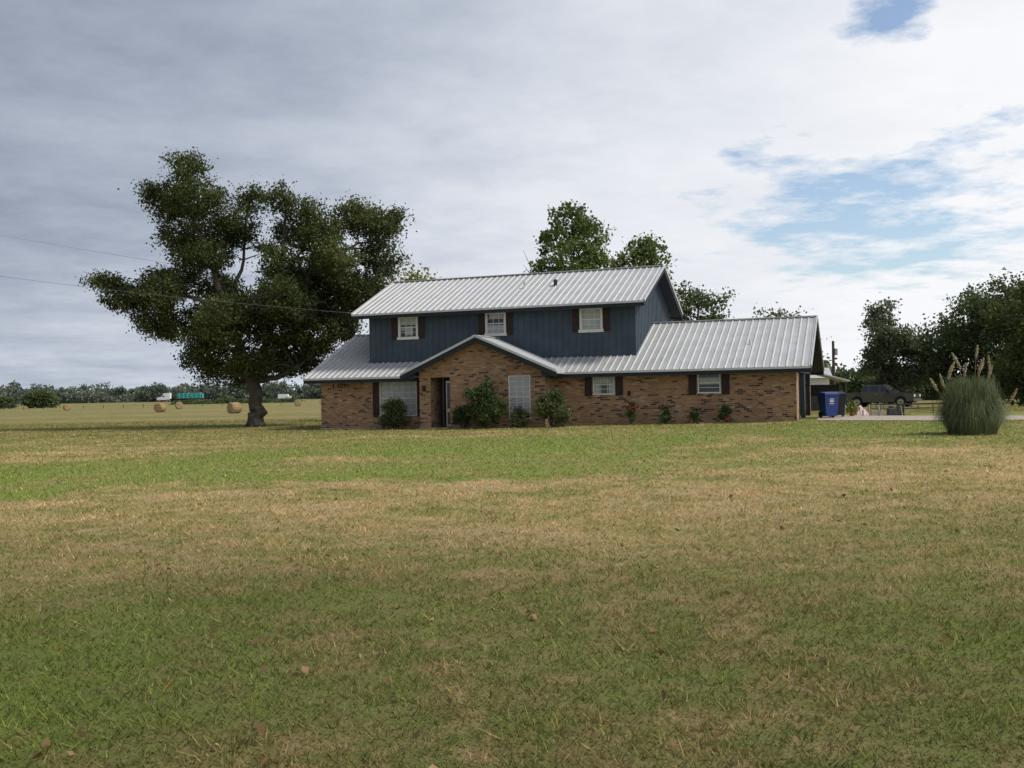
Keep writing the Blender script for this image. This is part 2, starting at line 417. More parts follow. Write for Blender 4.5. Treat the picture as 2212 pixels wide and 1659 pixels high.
rake((22.7,-.6,2.45),(22.7,4.7,zr),(.03,0,0)); rake((22.7,10,2.45),(22.7,4.7,zr),(.03,0,0))
rake((-.55,-.6,2.45),(-.55,4.7,zr),(-.03,0,0)); rake((-.55,10,2.45),(-.55,4.7,zr),(-.03,0,0))
rake((15.78,.4,5.5),(15.78,5,zu),(.03,0,0)); rake((15.78,9.6,5.5),(15.78,5,zu),(.03,0,0))
rake((1.54,.4,5.5),(1.54,5,zu),(-.03,0,0)); rake((1.54,9.6,5.5),(1.54,5,zu),(-.03,0,0))
rake((12.43,-1.72,2.5),(gx,-1.72,gzr),(0,-.03,0)); rake((5.12,-1.72,2.5),(gx,-1.72,gzr),(0,-.03,0))
def eave(s0,s1,v,z,sg=-1):
    R.box(s0,s1,v+sg*.025-.012,v+sg*.025+.012,z-.075,z+.012,metald)
    R.box(s0+.02,s1-.02,v-sg*.03-.015,v-sg*.03+.015,z-.23,z-.055,navyd)
eave(-.55,5.5,-.6,2.45); eave(12.1,22.7,-.6,2.45); eave(1.54,15.78,.4,5.5)
eave(-.55,22.7,10,2.45,1); eave(1.54,15.78,9.6,5.5,1)
R.box(12.43+.005,12.455,-1.72,-.6,2.40,2.50,metald); R.box(5.095,5.115,-1.72,-.6,2.40,2.50,metald)
R.box(-.5,5.78,-.56,-.005,2.24,2.26,navyd); R.box(11.77,22.65,-.56,-.005,2.24,2.26,navyd)
R.box(1.6,15.7,.44,.97,5.40,5.42,navyd)
R.box(11.77,12.38,-1.68,-.6,2.29,2.31,navyd); R.box(5.15,5.78,-1.68,-.6,2.29,2.31,navyd)
R.box(5.15,5.78,-1.69,-1.66,2.3,2.52,navyd); R.box(11.77,12.38,-1.69,-1.66,2.3,2.52,navyd)
for a,b in (((15.5,.5,5.36),(15.5,5,7.33)),((15.5,9.5,5.36),(15.5,5,7.33)),((22.4,-.5,2.33),(22.4,4.7,4.62)),((22.4,9.9,2.33),(22.4,4.7,4.62))):
    R.bar(a,b,.5,.02,navyd)
R.tube([(9.5,2.9,6.5),(9.5,2.9,6.95)],[.05,.05],white,8); R.box(9.4,9.6,2.88,2.92,6.78,6.82,white)
R.tube([(11.0,3.0,6.55),(11.0,3.0,6.86)],[.09,.09],pvc,8); R.tube([(11.0,3.0,6.86),(11,3,6.95)],[.14,.04],pvc,8)
R.tube([(20.1,1.8,3.4),(20.1,1.8,3.72)],[.045,.045],white,8)
R.obj('metal_roof',H)

WN=MB()
def window(s0,s1,z0,z1,v,nx,ny,covers,trim=.05,proud=.02,deep=.07,muntin=.022):
    y=v+deep
    WN.box(s0,s1,y,y+.02,z0,z1,glass)
    for (a,b,c,d) in covers:
        WN.box(s0+(s1-s0)*a,s0+(s1-s0)*b,y-.006,y-.001,z0+(z1-z0)*c,z0+(z1-z0)*d,blind)
    t=trim
    for bx in ((s0-t,s0+.02,z0-t,z1+t),(s1-.02,s1+t,z0-t,z1+t)): WN.box(bx[0],bx[1],v-proud,y-.01,bx[2],bx[3],white)
    WN.box(s0+.02,s1-.02,v-proud+.003,y-.01,z1-.02,z1+t,white); WN.box(s0-t*1.6,s1+t*1.6,v-proud-.03,y-.01,z0-t*1.4,z0+.012,white)
    zm=(z0+z1)/2; WN.box(s0+.02,s1-.02,y-.045,y-.008,zm-.025,zm+.025,white)
    for i in range(1,nx): 
        x=s0+(s1-s0)*i/nx; WN.box(x-muntin/2,x+muntin/2,y-.03,y-.007,z0,z1,white)
    for j in range(1,ny):
        z=z0+(z1-z0)*j/ny
        if abs(z-zm)>.03: WN.box(s0,s1,y-.028,y-.007,z-muntin/2,z+muntin/2,white)
def shutter(s0,s1,z0,z1,v):
    WN.box(s0,s1,v-.03,v-.003,z0,z1,shut)
    for a,b in ((z0+.06,(z0+z1)/2-.04),((z0+z1)/2+.04,z1-.06)):
        z=a
        while z<b: WN.box(s0+.05,s1-.05,v-.045,v-.031,z,z+.025,shut); z+=.05
    WN.box(s0,s0+.04,v-.05,v-.031,z0,z1,shut); WN.box(s1-.04,s1,v-.05,v-.031,z0,z1,shut)
cv=[[(.25,.75,.1,.55),(0,.25,.35,.45),(0,1,.62,.98)],[(0,1,.0,.42),(.1,.9,.75,1)],[(0,1,0,1)]]
for (a,b),c in zip(uw,cv):
    window(a+.09,b-.09,4.36,5.29,1.0,3,4,c,trim=.085,proud=.05)
    WN.box(a-.06,b+.06,.93,.975,5.345,5.43,white)
    shutter(a-.33,a-.04,4.27,5.36,.975); shutter(b+.04,b+.33,4.27,5.36,.975)
window(3.2,5.06,.66,2.25,0,6,6,[(0,1,0,1)],trim=.03,proud=.0)
window(13.6,14.5,1.5,2.3,0,3,4,[(.0,.28,0,1),(.72,1,0,1),(.28,.72,.55,1)],trim=.035,proud=.01)
window(18.14,19.03,1.48,2.28,0,1,4,[(0,1,.42,.72)],trim=.035,proud=.01)
window(10.11,11.06,.5,2.33,-1.2,3,8,[(0,1,.12,1)],trim=.03,proud=.0)
shutter(2.83,3.12,.6,2.3,-.002); shutter(5.14,5.42,.6,2.3,-.002)
shutter(13.2,13.52,1.4,2.36,-.002); shutter(14.58,14.9,1.4,2.36,-.002)
shutter(17.73,18.06,1.38,2.34,-.002); shutter(19.11,19.43,1.38,2.34,-.002)
for s0,s1 in ((13.5,14.6),(18.04,19.13)): WN.box(s0,s1,-.05,.06,1.37,1.43,brick)
WN.obj('windows',H)
D=MB()
D.box(6.37,7.29,-.12,-.06,.15,2.3,dark); D.box(6.37,6.5,-.2,-.13,.15,2.3,navyd)
D.box(7.0,7.27,-.95,-.91,.16,2.2,blind); D.box(7.05,7.2,-.957,-.952,.95,2.1,glass); D.box(7.05,7.2,-.957,-.952,.25,.8,glass)
D.box(6.84,6.92,-1.0,-.9,.15,2.3,shut)
D.box(6.3,7.36,-1.45,-1.2,-.1,.11,conc)
D.obj('front_door',H)
cu=bpy.data.curves.new('house_number','FONT'); cu.body='1 1091'; cu.size=.30; cu.extrude=.012; cu.space_character=1.15
to=bpy.data.objects.new('house_number',cu); scene.collection.objects.link(to); cu.materials.append(shut)
to.parent=H; to.location=(.62,-.02,1.98); to.rotation_euler=(math.radians(90),0,0)
X=MB()
X.tube([(12.9,-.02,.55),(12.9,-.12,.55),(12.9,-.14,.5)],[.02,.02,.02],chrome,6)
hp=[(12.9,-.14,.5)]+[(12.9+.12*i,-.25-.1*math.sin(i),.4-.05*i) for i in range(1,7)]
X.tube(hp,[.018]*len(hp),simple('hose',(.5,.3,.12)),6)
X.box(15.1,15.24,-.05,-.003,1.4,1.6,black)
X.box(6.0,6.12,-1.32,-1.2,1.75,2.0,black)
X.obj('wall_fittings',H)

# ------------------------------------------------------------------ shrubs
ca,sa=math.cos(math.radians(-20)),math.sin(math.radians(-20))
def hw(s,v): return (-9.22+ca*s-sa*v, 48+sa*s+ca*v)
lm_bush=leafmat('shrub_leaf',(.025,.045,.015),(.13,.18,.06),.25,1.5)
lm_bush2=leafmat('shrub_leaf_light',(.045,.06,.022),(.20,.23,.09),.25,1.5)
redp=simple('rose_petals',(.45,.04,.07),.6)
def bush(name,s,v,w,h,mat,seed,n=130,nl=34,size=.075,flowers=0,shell=.3,world=None):
    x,y=hw(s,v) if world is None else world
    z=g1(x,y); rg=np.random.default_rng(seed)
    e=empty(name,(x,y,z))
    bl=[]
    for i in range(11):
        a=rg.uniform(0,6.28); q=rg.uniform(.1,.62)*w/2; b=w/2*rg.uniform(.3,.55)
        zz=rg.uniform(.2,.8)*h
        q*=1.2-.7*(zz/h)
        bl.append((q*math.cos(a),q*math.sin(a)*.8,zz,b,b*.8,h*rg.uniform(.13,.24)))
    C,T,S=clusters(bl,n,nl,.1*max(.6,w/2),rg,shell); C[:,2]=np.abs(C[:,2])
    np_mesh('foliage',leaf_quads(C,size,rg),4,mat,T,e)
    mb=MB()
    for b in bl: mb.tube([(rg.uniform(-.1,.1),rg.uniform(-.1,.1),-.1),(b[0]*.5,b[1]*.5,b[2]*.5),(b[0],b[1],b[2]+.1)],[.025,.018,.008],bark,5,cap=False)
    for sc in S:
        for p in sc[::6]: mb.tube([(p[0]*.5,p[1]*.5,p[2]*.5),tuple(p*1.12)],[.01,.004],bark,3,cap=False)
    mb.obj('stems',e)
    if flowers:
        fl=C[rg.integers(0,len(C),flowers)]+np.array([0,-.15,.05])
        fl=np.repeat(fl,9,axis=0)+rg.normal(size=(flowers*9,3))*.035
        np_mesh('flowers',leaf_quads(fl,.09,rg),4,redp,np.ones(len(fl)),e)
    return e
bush('rose_bush',4.35,-.95,1.85,1.45,lm_bush2,11,200,30,flowers=1)
bush('evergreen_shrub',9.3,-2.1,2.3,2.05,lm_bush,12,360,36)
bush('evergreen_shrub',8.2,-2.0,1.2,1.15,lm_bush,17,110,30)
bush('rose_bush',12.25,-1.9,1.95,1.65,lm_bush2,13,230,30)
bush('rose_bush',10.75,-1.75,.9,.95,lm_bush2,18,60,28)
bush('rose_bush',15.4,-.7,.55,1.05,lm_bush2,14,34,22,flowers=4)
bush('rose_bush',16.87,-.7,.6,.95,lm_bush,15,36,22)
bush('rose_bush',18.04,-.7,.45,.75,lm_bush2,16,20,18)
bush('rose_bush',19.36,-.75,.7,.9,lm_bush,19,36,22,flowers=1)

# ------------------------------------------------------------------ big tree
k=.0256
def T(a,b,y=0): return ((a-550)*k,y,(924-b)*k)
lm_big=leafmat('oak_leaf',(.030,.046,.015),(.15,.175,.052),.32,.3)
bl=[]
def B(a,b,ra,rb,y=0,ry=None): 
    p=T(a,b,y); bl.append((p[0],p[1],p[2],ra*k,(ry or ra*1.1)*k,rb*k))
B(415,370,44,33,-.5); B(352,430,48,46,.5); B(440,440,62,52,-1); B(380,505,52,40,1); B(470,505,50,48,.5)
B(538,425,32,34,1); B(520,490,38,46,0); B(618,438,34,32,-.5); B(628,500,44,42,1); B(668,468,34,34,0)
B(700,520,46,44,-1); B(772,475,54,41,.5); B(832,495,46,38,-.5); B(822,560,50,44,1); B(745,580,50,44,-2)
B(690,600,58,46,2); B(620,580,45,42,-1.5); B(795,635,56,38,0); B(735,670,58,45,1.5); B(690,725,60,46,-.5)
B(640,660,60,50,-2.5); B(560,650,56,54,2.5); B(590,720,70,55,0); B(520,700,60,55,-2.5); B(625,788,60,30,1); B(560,785,60,35,-1)
B(510,808,45,28,1.5); B(455,760,50,42,-1); B(430,700,60,45,1); B(365,700,48,36,-.5); B(380,640,55,36,-2); B(320,640,55,32,.5)
B(270,642,46,28,0); B(218,603,34,15,.3); B(250,612,28,16,-.3); B(300,690,28,22,1); B(450,620,50,36,2); B(400,600,45,22,0); B(455,800,36,28,0); B(670,765,44,32,.5);B(330,592,40,14,1)
B(675,670,50,40,1);B(745,620,45,33,0);B(480,565,42,34,-1.5);B(572,530,20,22,1.2);B(862,475,18,18,0);B(700,560,40,33,1.8);B(640,620,50,40,1.5);B(500,650,44,44,0);B(420,560,40,30,0);B(740,715,36,28,.5)
limbs=[([T(550,930),T(553,890),T(548,850),T(545,815)],.43,.36),
 ([T(545,822),T(520,740,-.3),T(495,650,-.5),T(465,570,-.6),T(430,480,-.5),T(410,390,-.4)],.32,.04),
 ([T(548,822),T(575,740,.3),T(600,650,.3),T(610,560,.2),T(622,470,0),T(620,430,0)],.28,.04),
 ([T(552,825),T(600,818,-.2),T(650,795,-.3),T(700,745,-.3),T(740,680,0),T(790,640,0)],.20,.04),
 ([T(585,710,.3),T(650,640,-.5),T(700,570,-.7),T(760,540,0),T(840,520,0)],.20,.03),
 ([T(505,690,-.4),T(440,650,-.8),T(370,630,-.2),T(280,625,0),T(195,598,.2)],.18,.02),
 ([T(535,790,0),T(480,745,1),T(430,710,1),T(350,710,.3)],.14,.02),
 ([T(480,600,-.5),T(430,540,.7),T(370,460,.6),T(350,420,.5)],.13,.02),
 ([T(500,650,-.3),T(525,560,.6),T(530,470,.5),T(538,420,1)],.14,.02),
 ([T(605,620,.2),T(650,540,.6),T(665,480,.2)],.12,.02),
 ([T(560,780,.5),T(610,760,1.5),T(660,730,1.5),T(735,670,1.5)],.13,.02),
 ([T(545,800,.2),T(530,750,-1.5),T(520,700,-2.3)],.14,.03),
 ([T(700,570,-.7),T(740,520,-.5),T(770,480,.3)],.1,.02)]
tr=make_tree('oak_tree',(-14.2,55,0),bl,limbs,lm_big,nsub=3000,nleaf=54,sig=.26,size=.12,seed=3,shell=.3)
rf=MB()
for i in range(7):
    a=i*.9; rf.tube([(math.cos(a)*.22,math.sin(a)*.22,.7),(math.cos(a)*.34,math.sin(a)*.34,.22),(math.cos(a)*.62,math.sin(a)*.62,-.08)],[.18,.15,.07],bark,7)
rf.obj('root_flare',tr,smooth=True)

lm_g=leafmat('ash_leaf',(.07,.105,.03),(.25,.32,.10),.4,.4)
lm_y=leafmat('yellowing_leaf',(.13,.15,.03),(.36,.38,.09),.4,.5)
lm_d=leafmat('far_leaf',(.05,.075,.03),(.17,.22,.085),.32,.25)
lm_p=leafmat('poplar_leaf',(.075,.10,.055),(.24,.28,.16),.35,.5)
blA=[(0,0,15.6,1.5,1.6,1.4),(-1.2,0,13.8,1.6,1.8,1.4),(1.4,.5,14.2,1.5,1.6,1.4),(.3,-1,12.2,2.2,2.2,1.5),(-2.4,0,11.4,1.3,1.4,1.0),(2.2,0,11.8,1.4,1.5,1.2),(-3,0,10,1.3,1.3,.7),(0,0,9.8,3.6,2.6,1.6),(1.8,0,8,3.0,2.6,1.8),(-2,0,8,2.6,2.2,1.5)]
make_tree('ash_tree',(5.0,80,-.1),blA,[([(0,0,-.2),(.1,0,6),(0,0,10),(.1,0,15.5)],.33,.04)]+[([(0,0,b[2]*.55),(b[0]*.6,b[1],b[2]*.8),b[:3]],.12,.02) for b in blA],lm_g,nsub=460,nleaf=36,sig=.33,size=.24,seed=21,
  extra_twigs=[((-2,0,9.5),(-3.9,0,13.2)),((-2,0,9.5),(-3.6,0,11.2)),((-2,0,10),(-3.3,0,12.3)),((2,0,11),(3.1,0,14.4)),((-2.6,0,9.2),(-4.3,0,10.6)),((-2.5,0,10),(-3.9,0,12))])
blB=[(0,0,13.2,1.2,1.2,1.1),(1.2,0,12.6,1.1,1.2,1.0),(-1.1,0,11.9,1.0,1.1,.9),(.2,0,11.0,2.1,1.6,1.0),(.8,0,9.6,2.0,1.8,1.3),(0,0,8,3,2,1.8)]
make_tree('ash_tree',(10.4,80,-.1),blB,[([(0,0,-.2),(.1,0,6),(0,0,9),(.1,0,13)],.25,.03)]+[([(0,0,b[2]*.55),(b[0]*.6,b[1],b[2]*.8),b[:3]],.09,.02) for b in blB],lm_g,nsub=250,nleaf=34,sig=.33,size=.24,seed=22)
auto_tree('young_tree',-6.1,66,0,11.0,4.2,lm_y,31,nsub=200,nleaf=30,size=.2)
auto_tree('elm_tree',19.2,102,-.1,13.2,7.0,lm_d,32,nsub=190,nleaf=28,size=.26,sig=.4,base=.45,shell=.5)
auto_tree('elm_tree',22.5,108,-.1,9.2,6,lm_d,33,nsub=150,nleaf=26,size=.28)
auto_tree('elm_tree',28.2,104,-.1,9.9,6.0,lm_d,34,nsub=180,nleaf=26,size=.26,base=.35)
auto_tree('elm_tree',32,112,-.1,9.0,5,lm_d,35,nsub=120,nleaf=26,size=.28)
auto_tree('poplar_tree',36.2,95,-.12,10.8,5.6,lm_p,36,nsub=400,nleaf=34,size=.24,base=.06,taper=.9,shell=.3,sig=.42)
auto_tree('oak_tree',42.6,92,-.12,11.8,9.5,lm_d,37,nsub=560,nleaf=36,size=.26,base=.1,sig=.45,shell=.3)
auto_tree('oak_tree',48,88,-.12,12.5,9.5,lm_d,38,nsub=460,nleaf=36,size=.28,base=.1,sig=.45,shell=.3)
lm_r=leafmat('dark_oak_leaf',(.036,.055,.018),(.16,.19,.055),.3,.4)
auto_tree('oak_tree',40.2,72,-.05,10.8,9.6,lm_r,39,nsub=760,nleaf=38,size=.21,base=.05,sig=.4,shell=.3,taper=.4)
auto_tree('oak_tree',46,70,-.05,12.5,9,lm_r,40,nsub=300,nleaf=36,size=.26,base=.05,sig=.45,shell=.3)

def hedgerow(name,x0,x1,yc,dy,hm,n,size,mat,seed,sig=1.0,crowns=0,cw=6):
    rg=np.random.default_rng(seed); k=n
    if crowns:
        cx=rg.uniform(x0,x1,crowns); cy=yc+rg.uniform(-dy,dy,crowns); ch=hm*rg.uniform(.6,1.1,crowns)*(1+.12*np.sin(cx*.03)); cr=cw*rg.uniform(.6,1.3,crowns)
        ii=rg.integers(0,crowns,k); d=rg.normal(size=(k,3)); d/=np.linalg.norm(d,axis=1)[:,None]
        c=np.stack([cx[ii]+d[:,0]*cr[ii],cy[ii]+d[:,1]*cr[ii],ch[ii]*(.56+.44*d[:,2])],-1)
        low=rg.uniform(size=k)<.3; c[low,2]=rg.uniform(0,.4,low.sum())*hm; c[low,0]=rg.uniform(x0,x1,low.sum())
        c[:,2]+=gz(c[:,0],c[:,1])
    else:
        x=rg.uniform(x0,x1,k); y=yc+rg.uniform(-dy,dy,k)
        prof=hm*(.62+.22*np.sin(x*.9/hm+seed)+.16*np.sin(x*2.3/hm+1.3*seed)+.14*np.sin(x*.31/hm+.7*seed))
        z=np.abs(rg.uniform(0,1,k))**.8*prof
        c=np.stack([x,y,z+gz(x,y)],-1)
    t=rg.uniform(.1,.8,k); m=14
    C=(c[:,None,:]+rg.normal(size=(k,m,3))*sig*np.array([1,1,.6])).reshape(-1,3)
    C[:,2]=np.maximum(C[:,2],gz(C[:,0],C[:,1])+.05)
    return np_mesh(name,leaf_quads(C,size,rg),4,mat,np.clip(np.repeat(t,m)+rg.uniform(-.2,.2,k*m),0,1))
lm_far=leafmat('hazed_leaf',(.085,.11,.09),(.20,.235,.165),.2,.05)  # pale bluish air haze is mixed into these leaf colours
hedgerow('hedgerow',22,75,118,5,4.6,1700,.42,lm_d,51,.6)
hedgerow('distant_treeline',-500,520,680,26,13,7500,1.4,lm_far,52,1.1,260,6)
hedgerow('distant_treeline',-330,-95,520,14,8.5,2600,1.05,lm_far,53,.85,70,4.5)
hedgerow('field_scrub',-110,-70,325,5,1.6,700,.5,lm_d,54,.5)
bush('field_bush',0,0,11,5.6,lm_d,61,190,30,.6,world=(-141,296))
bush('field_bush',0,0,8,3.6,lm_d,62,90,30,.6,world=(-153,300))

# ------------------------------------------------------------------ pampas grass
pe=empty('pampas_grass',(13.05,28.3,g1(13.05,28.3)))
rg=np.random.default_rng(5); quads=[];tones=[]
for i in range(7500):
    a=rg.uniform(0,6.28); r0=rg.uniform(0,1)**.6*.62
    p0=np.array([math.cos(a)*r0,math.sin(a)*r0,-.02]); aa=a+rg.normal()*.45; d=np.array([math.cos(aa),math.sin(aa),0])
    o=rg.uniform(0,1)**.8; reach=(.06+.62*o)*rg.uniform(.5,1.25)
    peak=rg.uniform(.55,1.0)*(1.78-1.05*o**1.2); droop=rg.uniform(.25,1.0)*peak*min(1,.25+o)
    pts=[]
    for t in np.linspace(0,1,8):
        z=peak*math.sin(min(1,t/.55)*math.pi/2)-(droop*((t-.55)/.45)**1.7 if t>.55 else 0)
        pts.append(p0+d*reach*(t**.9)*1.0+np.array([0,0,max(.0,z)]))
    sdv=np.cross(d,[0,0,1]); w=rg.uniform(.005,.011)
    tn=rg.uniform(0,.9)
    for j in range(7):
        w0=w*(1-j/7.2); w1=w*(1-(j+1)/7.2)
        quads+= [pts[j]-sdv*w0,pts[j]+sdv*w0,pts[j+1]+sdv*w1,pts[j+1]-sdv*w1]; tones.append(tn)
np_mesh('blades',np.array(quads),4,leafmat('pampas_blade',(.085,.11,.05),(.30,.34,.18),.35,2),np.array(tones),pe)
plume=leafmat('pampas_plume',(.45,.37,.23),(.72,.63,.46),.4,3)
st=MB(); pc=[]
for (dx,dz,ln) in [(-.60,1.95,.1),(-.80,1.7,-.12),(-.3,2.0,.05),(.12,2.5,.06),(.30,2.15,.12),(.42,2.2,-.02),(-.48,2.3,-.2),(-.95,1.6,-.2),(.62,1.95,.12),(.02,2.05,.1),(-.7,2.05,.15),(.95,1.25,.2)]:
    dy=rg.uniform(-.5,.4)
    a=np.array([dx*.25,dy*.3,.0]); b=np.array([dx,dy,dz-.36]); c=np.array([dx+ln,dy,dz])
    st.tube([a,(a+b)/2+np.array([0,0,.15]),b,c],[.007,.006,.005,.003],plume,4,cap=False)
    for t in np.linspace(0,1,22):
        q=b+(c-b)*t; wd=.034*math.sin(math.pi*min(1,.15+t*.8))
        pc.append(q[None,:]+rg.normal(size=(8,3))*wd*np.array([.5,.5,.7]))
st.obj('plume_stalks',pe)
pc=np.concatenate(pc); np_mesh('plumes',leaf_quads(pc,.04,rg),4,plume,rg.uniform(size=len(pc)),pe)

# ------------------------------------------------------------------ driveway
dr=MB()
def strip(left,right,mat,dz=.02,nsub=30):
    L=[];Rr=[]
    for i in range(nsub+1):
        t=i/nsub*(len(left)-1); j=min(int(t),len(left)-2); f=t-j
        L.append((left[j][0]*(1-f)+left[j+1][0]*f,left[j][1]*(1-f)+left[j+1][1]*f)); Rr.append((right[j][0]*(1-f)+right[j+1][0]*f,right[j][1]*(1-f)+right[j+1][1]*f))
    for i in range(nsub):
        m=6
        for q in range(m):
            def P(i,q): 
                t=q/m; x=L[i][0]*(1-t)+Rr[i][0]*t; y=L[i][1]*(1-t)+Rr[i][1]*t; return (x,y,g1(x,y)+dz)
            dr.poly([P(i,q),P(i+1,q),P(i+1,q+1),P(i,q+1)],mat)
strip([(12.3,40.3),(16,37.6),(22,35.6),(60,33)],[(14.6,47.5),(19,43.0),(24,39.8),(60,36)],conc,.03)
dr.obj('driveway')

# ------------------------------------------------------------------ wheelie bins
def bin_(name,x,y,col,rot,mark):
    z=g1(x,y)+.03; e=empty(name,(x,y,z),rot); b=MB(); m=simple(name+'_plastic',col,.5,var=.08)
    b.hexa([(-.24,-.28,.08),(.24,-.28,.08),(.24,.26,.08),(-.24,.26,.08),(-.31,-.36,.98),(.31,-.36,.98),(.31,.36,.98),(-.31,.36,.98)],m)
    b.box(-.33,.33,-.38,.38,.981,1.02,m)
    b.hexa([(-.33,-.40,1.022),(.33,-.40,1.022),(.33,.38,1.022),(-.33,.38,1.022),(-.27,-.30,1.09),(.27,-.30,1.09),(.27,.32,1.12),(-.27,.32,1.12)],m)
    b.tube([(-.3,.45,1.0),(.3,.45,1.0)],[.02,.02],m,8); b.box(-.3,-.26,.36,.46,.97,1.03,m); b.box(.26,.3,.36,.46,.97,1.03,m)
    b.box(-.2,.2,-.33,-.30,.10,.2,m)
    b.tube([(-.3,.2,.12),(-.25,.2,.12)],[.12,.12],black,14); b.tube([(.25,.2,.12),(.3,.2,.12)],[.12,.12],black,14)
    if mark:
        yy=-.345
        b.poly([(-.10,yy-.004,.80),(.10,yy-.004,.80),(.10,yy-.010,.84),(-.10,yy-.010,.84)],white)
        b.poly([(-.08,yy+.010,.68),(.08,yy+.010,.68),(.10,yy+.0,.76),(-.10,yy+.0,.76)],white)
        b.poly([(-.11,yy+.018,.60),(.11,yy+.018,.60),(.11,yy+.013,.63),(-.11,yy+.013,.63)],white)
    b.obj('bin_body',e)
bin_('recycling_bin',13.72,43.2,(.015,.05,.22),.1,True)
bin_('trash_bin',14.45,44.3,(.012,.014,.02),-.1,False)
bin_('trash_bin',14.1,44.7,(.015,.035,.13),-.1,False)

# ------------------------------------------------------------------ pickup
def wheel(b,x,y,r,w,rimmat):
    b.tube([(x,y-w/2,r),(x,y+w/2,r)],[r,r],black,22)
    sgn=-1 if y<0 else 1
    b.tube([(x,y+sgn*w/2,r),(x,y+sgn*(w/2+.012),r)],[r*.62,r*.58],rimmat,18)
    b.tube([(x,y+sgn*(w/2+.013),r),(x,y+sgn*(w/2+.03),r)],[r*.18,r*.14],black,10)
def profile(b,pts,y0,y1,mat): b.prism([(p[0],y0,p[1]) for p in pts],(0,y1-y0,0),mat)
def pickup(x,y,rot):
    z=g1(x,y); e=empty('pickup_truck',(x,y,z),rot); paint=simple('dark_green_paint',(.075,.08,.075),.2,var=.08,coat=1); b=MB()
    arch=lambda cx: [(cx-.47,.42),(cx-.42,.68),(cx-.25,.84),(cx,.9),(cx+.25,.84),(cx+.42,.68),(cx+.47,.42)]
    low=[(-2.85,.5)]+arch(-1.75)+arch(1.8)+[(2.82,.5),(2.85,.95),(2.72,1.1),(1.2,1.2),(-2.85,1.2)]
    profile(b,low,-.97,.97,paint)
    b.box(-2.7,2.6,-.8,.8,.35,.9,dark)
    b.hexa([(-1.42,-.95,1.2),(1.2,-.95,1.2),(1.2,.95,1.2),(-1.42,.95,1.2),(-1.22,-.74,1.84),(.35,-.74,1.84),(.35,.74,1.84),(-1.22,.74,1.84)],paint)
    for s in (-1,1):
        def P(x,z,s=s): 
            t=(z-1.2)/.64; return (x,s*(.95-.21*t+.006),z)
        for q in ([(.15,1.26),(.93,1.26),(.38,1.74),(.15,1.74)],[(-.75,1.26),(.05,1.26),(.05,1.74),(-.75,1.74)],[(-1.3,1.26),(-.85,1.26),(-.85,1.74),(-1.18,1.74)]):
            pts=[P(*a) for a in q]; b.poly(pts if s<0 else pts[::-1],glass)
        b.box(.75,.95,s*1.12-.1,s*1.12+.1,1.22,1.42,black)
        b.box(-.2,-.05,s*.985-.01,s*.985+.01,1.05,1.09,chrome)
        b.box(2.70,2.862,s*.72-.2,s*.72+.2,.82,1.02,white)
        b.box(-1.3,.9,s*.98-.03,s*.98+.03,.36,.42,black)
        for wx in (-1.75,1.8): wheel(b,wx,s*.86,.40,.26,chrome)
    b.poly([(1.13,-.84,1.26),(1.13,.84,1.26),(.46,.68,1.79),(.46,-.68,1.79)],glass)
    b.poly([(-1.42,.8,1.28),(-1.42,-.8,1.28),(-1.26,-.66,1.76),(-1.26,.66,1.76)],glass)
    b.box(2.853,2.88,-.5,.5,.72,1.02,black); b.box(2.84,2.98,-.98,.98,.45,.66,chrome); b.box(2.88,2.90,-.5,.5,.85,.88,chrome)
    b.box(-2.75,-1.5,-.85,.85,1.201,1.205,dark)
    b.obj('body',e)
pickup(30.8,83,math.radians(-38))

# ------------------------------------------------------------------ utility trailer + clutter
rust=simple('dark_steel',(.06,.057,.055),.6,var=.3)
te=empty('utility_trailer',(18.0,46.6,g1(18.0,46.6)+.03),math.radians(-8)); b=MB()
b.box(-1.1,.8,-.6,.6,.26,.30,rust)
for x0 in (-1.08,-.5,.1,.77):
    for y in (-.6,.57): b.box(x0,x0+.03,y,y+.03,.30,.46,rust)
for y in (-.61,.58): b.box(-1.1,.8,y,y+.03,.46,.49,rust)
b.bar((.8,-.4,.28),(1.7,0,.28),.05,.05,rust); b.bar((.8,.4,.28),(1.7,0,.28),.05,.05,rust)
b.tube([(1.6,0,.02),(1.6,0,.55)],[.025,.025],rust,8)
for y in (-.72,.72): wheel(b,-.1,y,.19,.14,rust)
b.obj('trailer_frame',te)
b=MB()
rg=np.random.default_rng(77)
for i in range(10):
    x=rg.uniform(-1.0,1.2); y=rg.uniform(-.3,.3); hh=rg.uniform(.25,.55); b.tube([(x,y,-.05),(x+rg.normal()*.03,y,hh)],[.035,.03],(conc if i%2 else rust),8)
b.box(-.5,.1,.35,.7,0,.22,conc); b.box(.3,.75,.3,.6,0,.3,rust)
b.obj('landscape_posts',None,(16.9,45.2,g1(16.9,45.2)+.03))
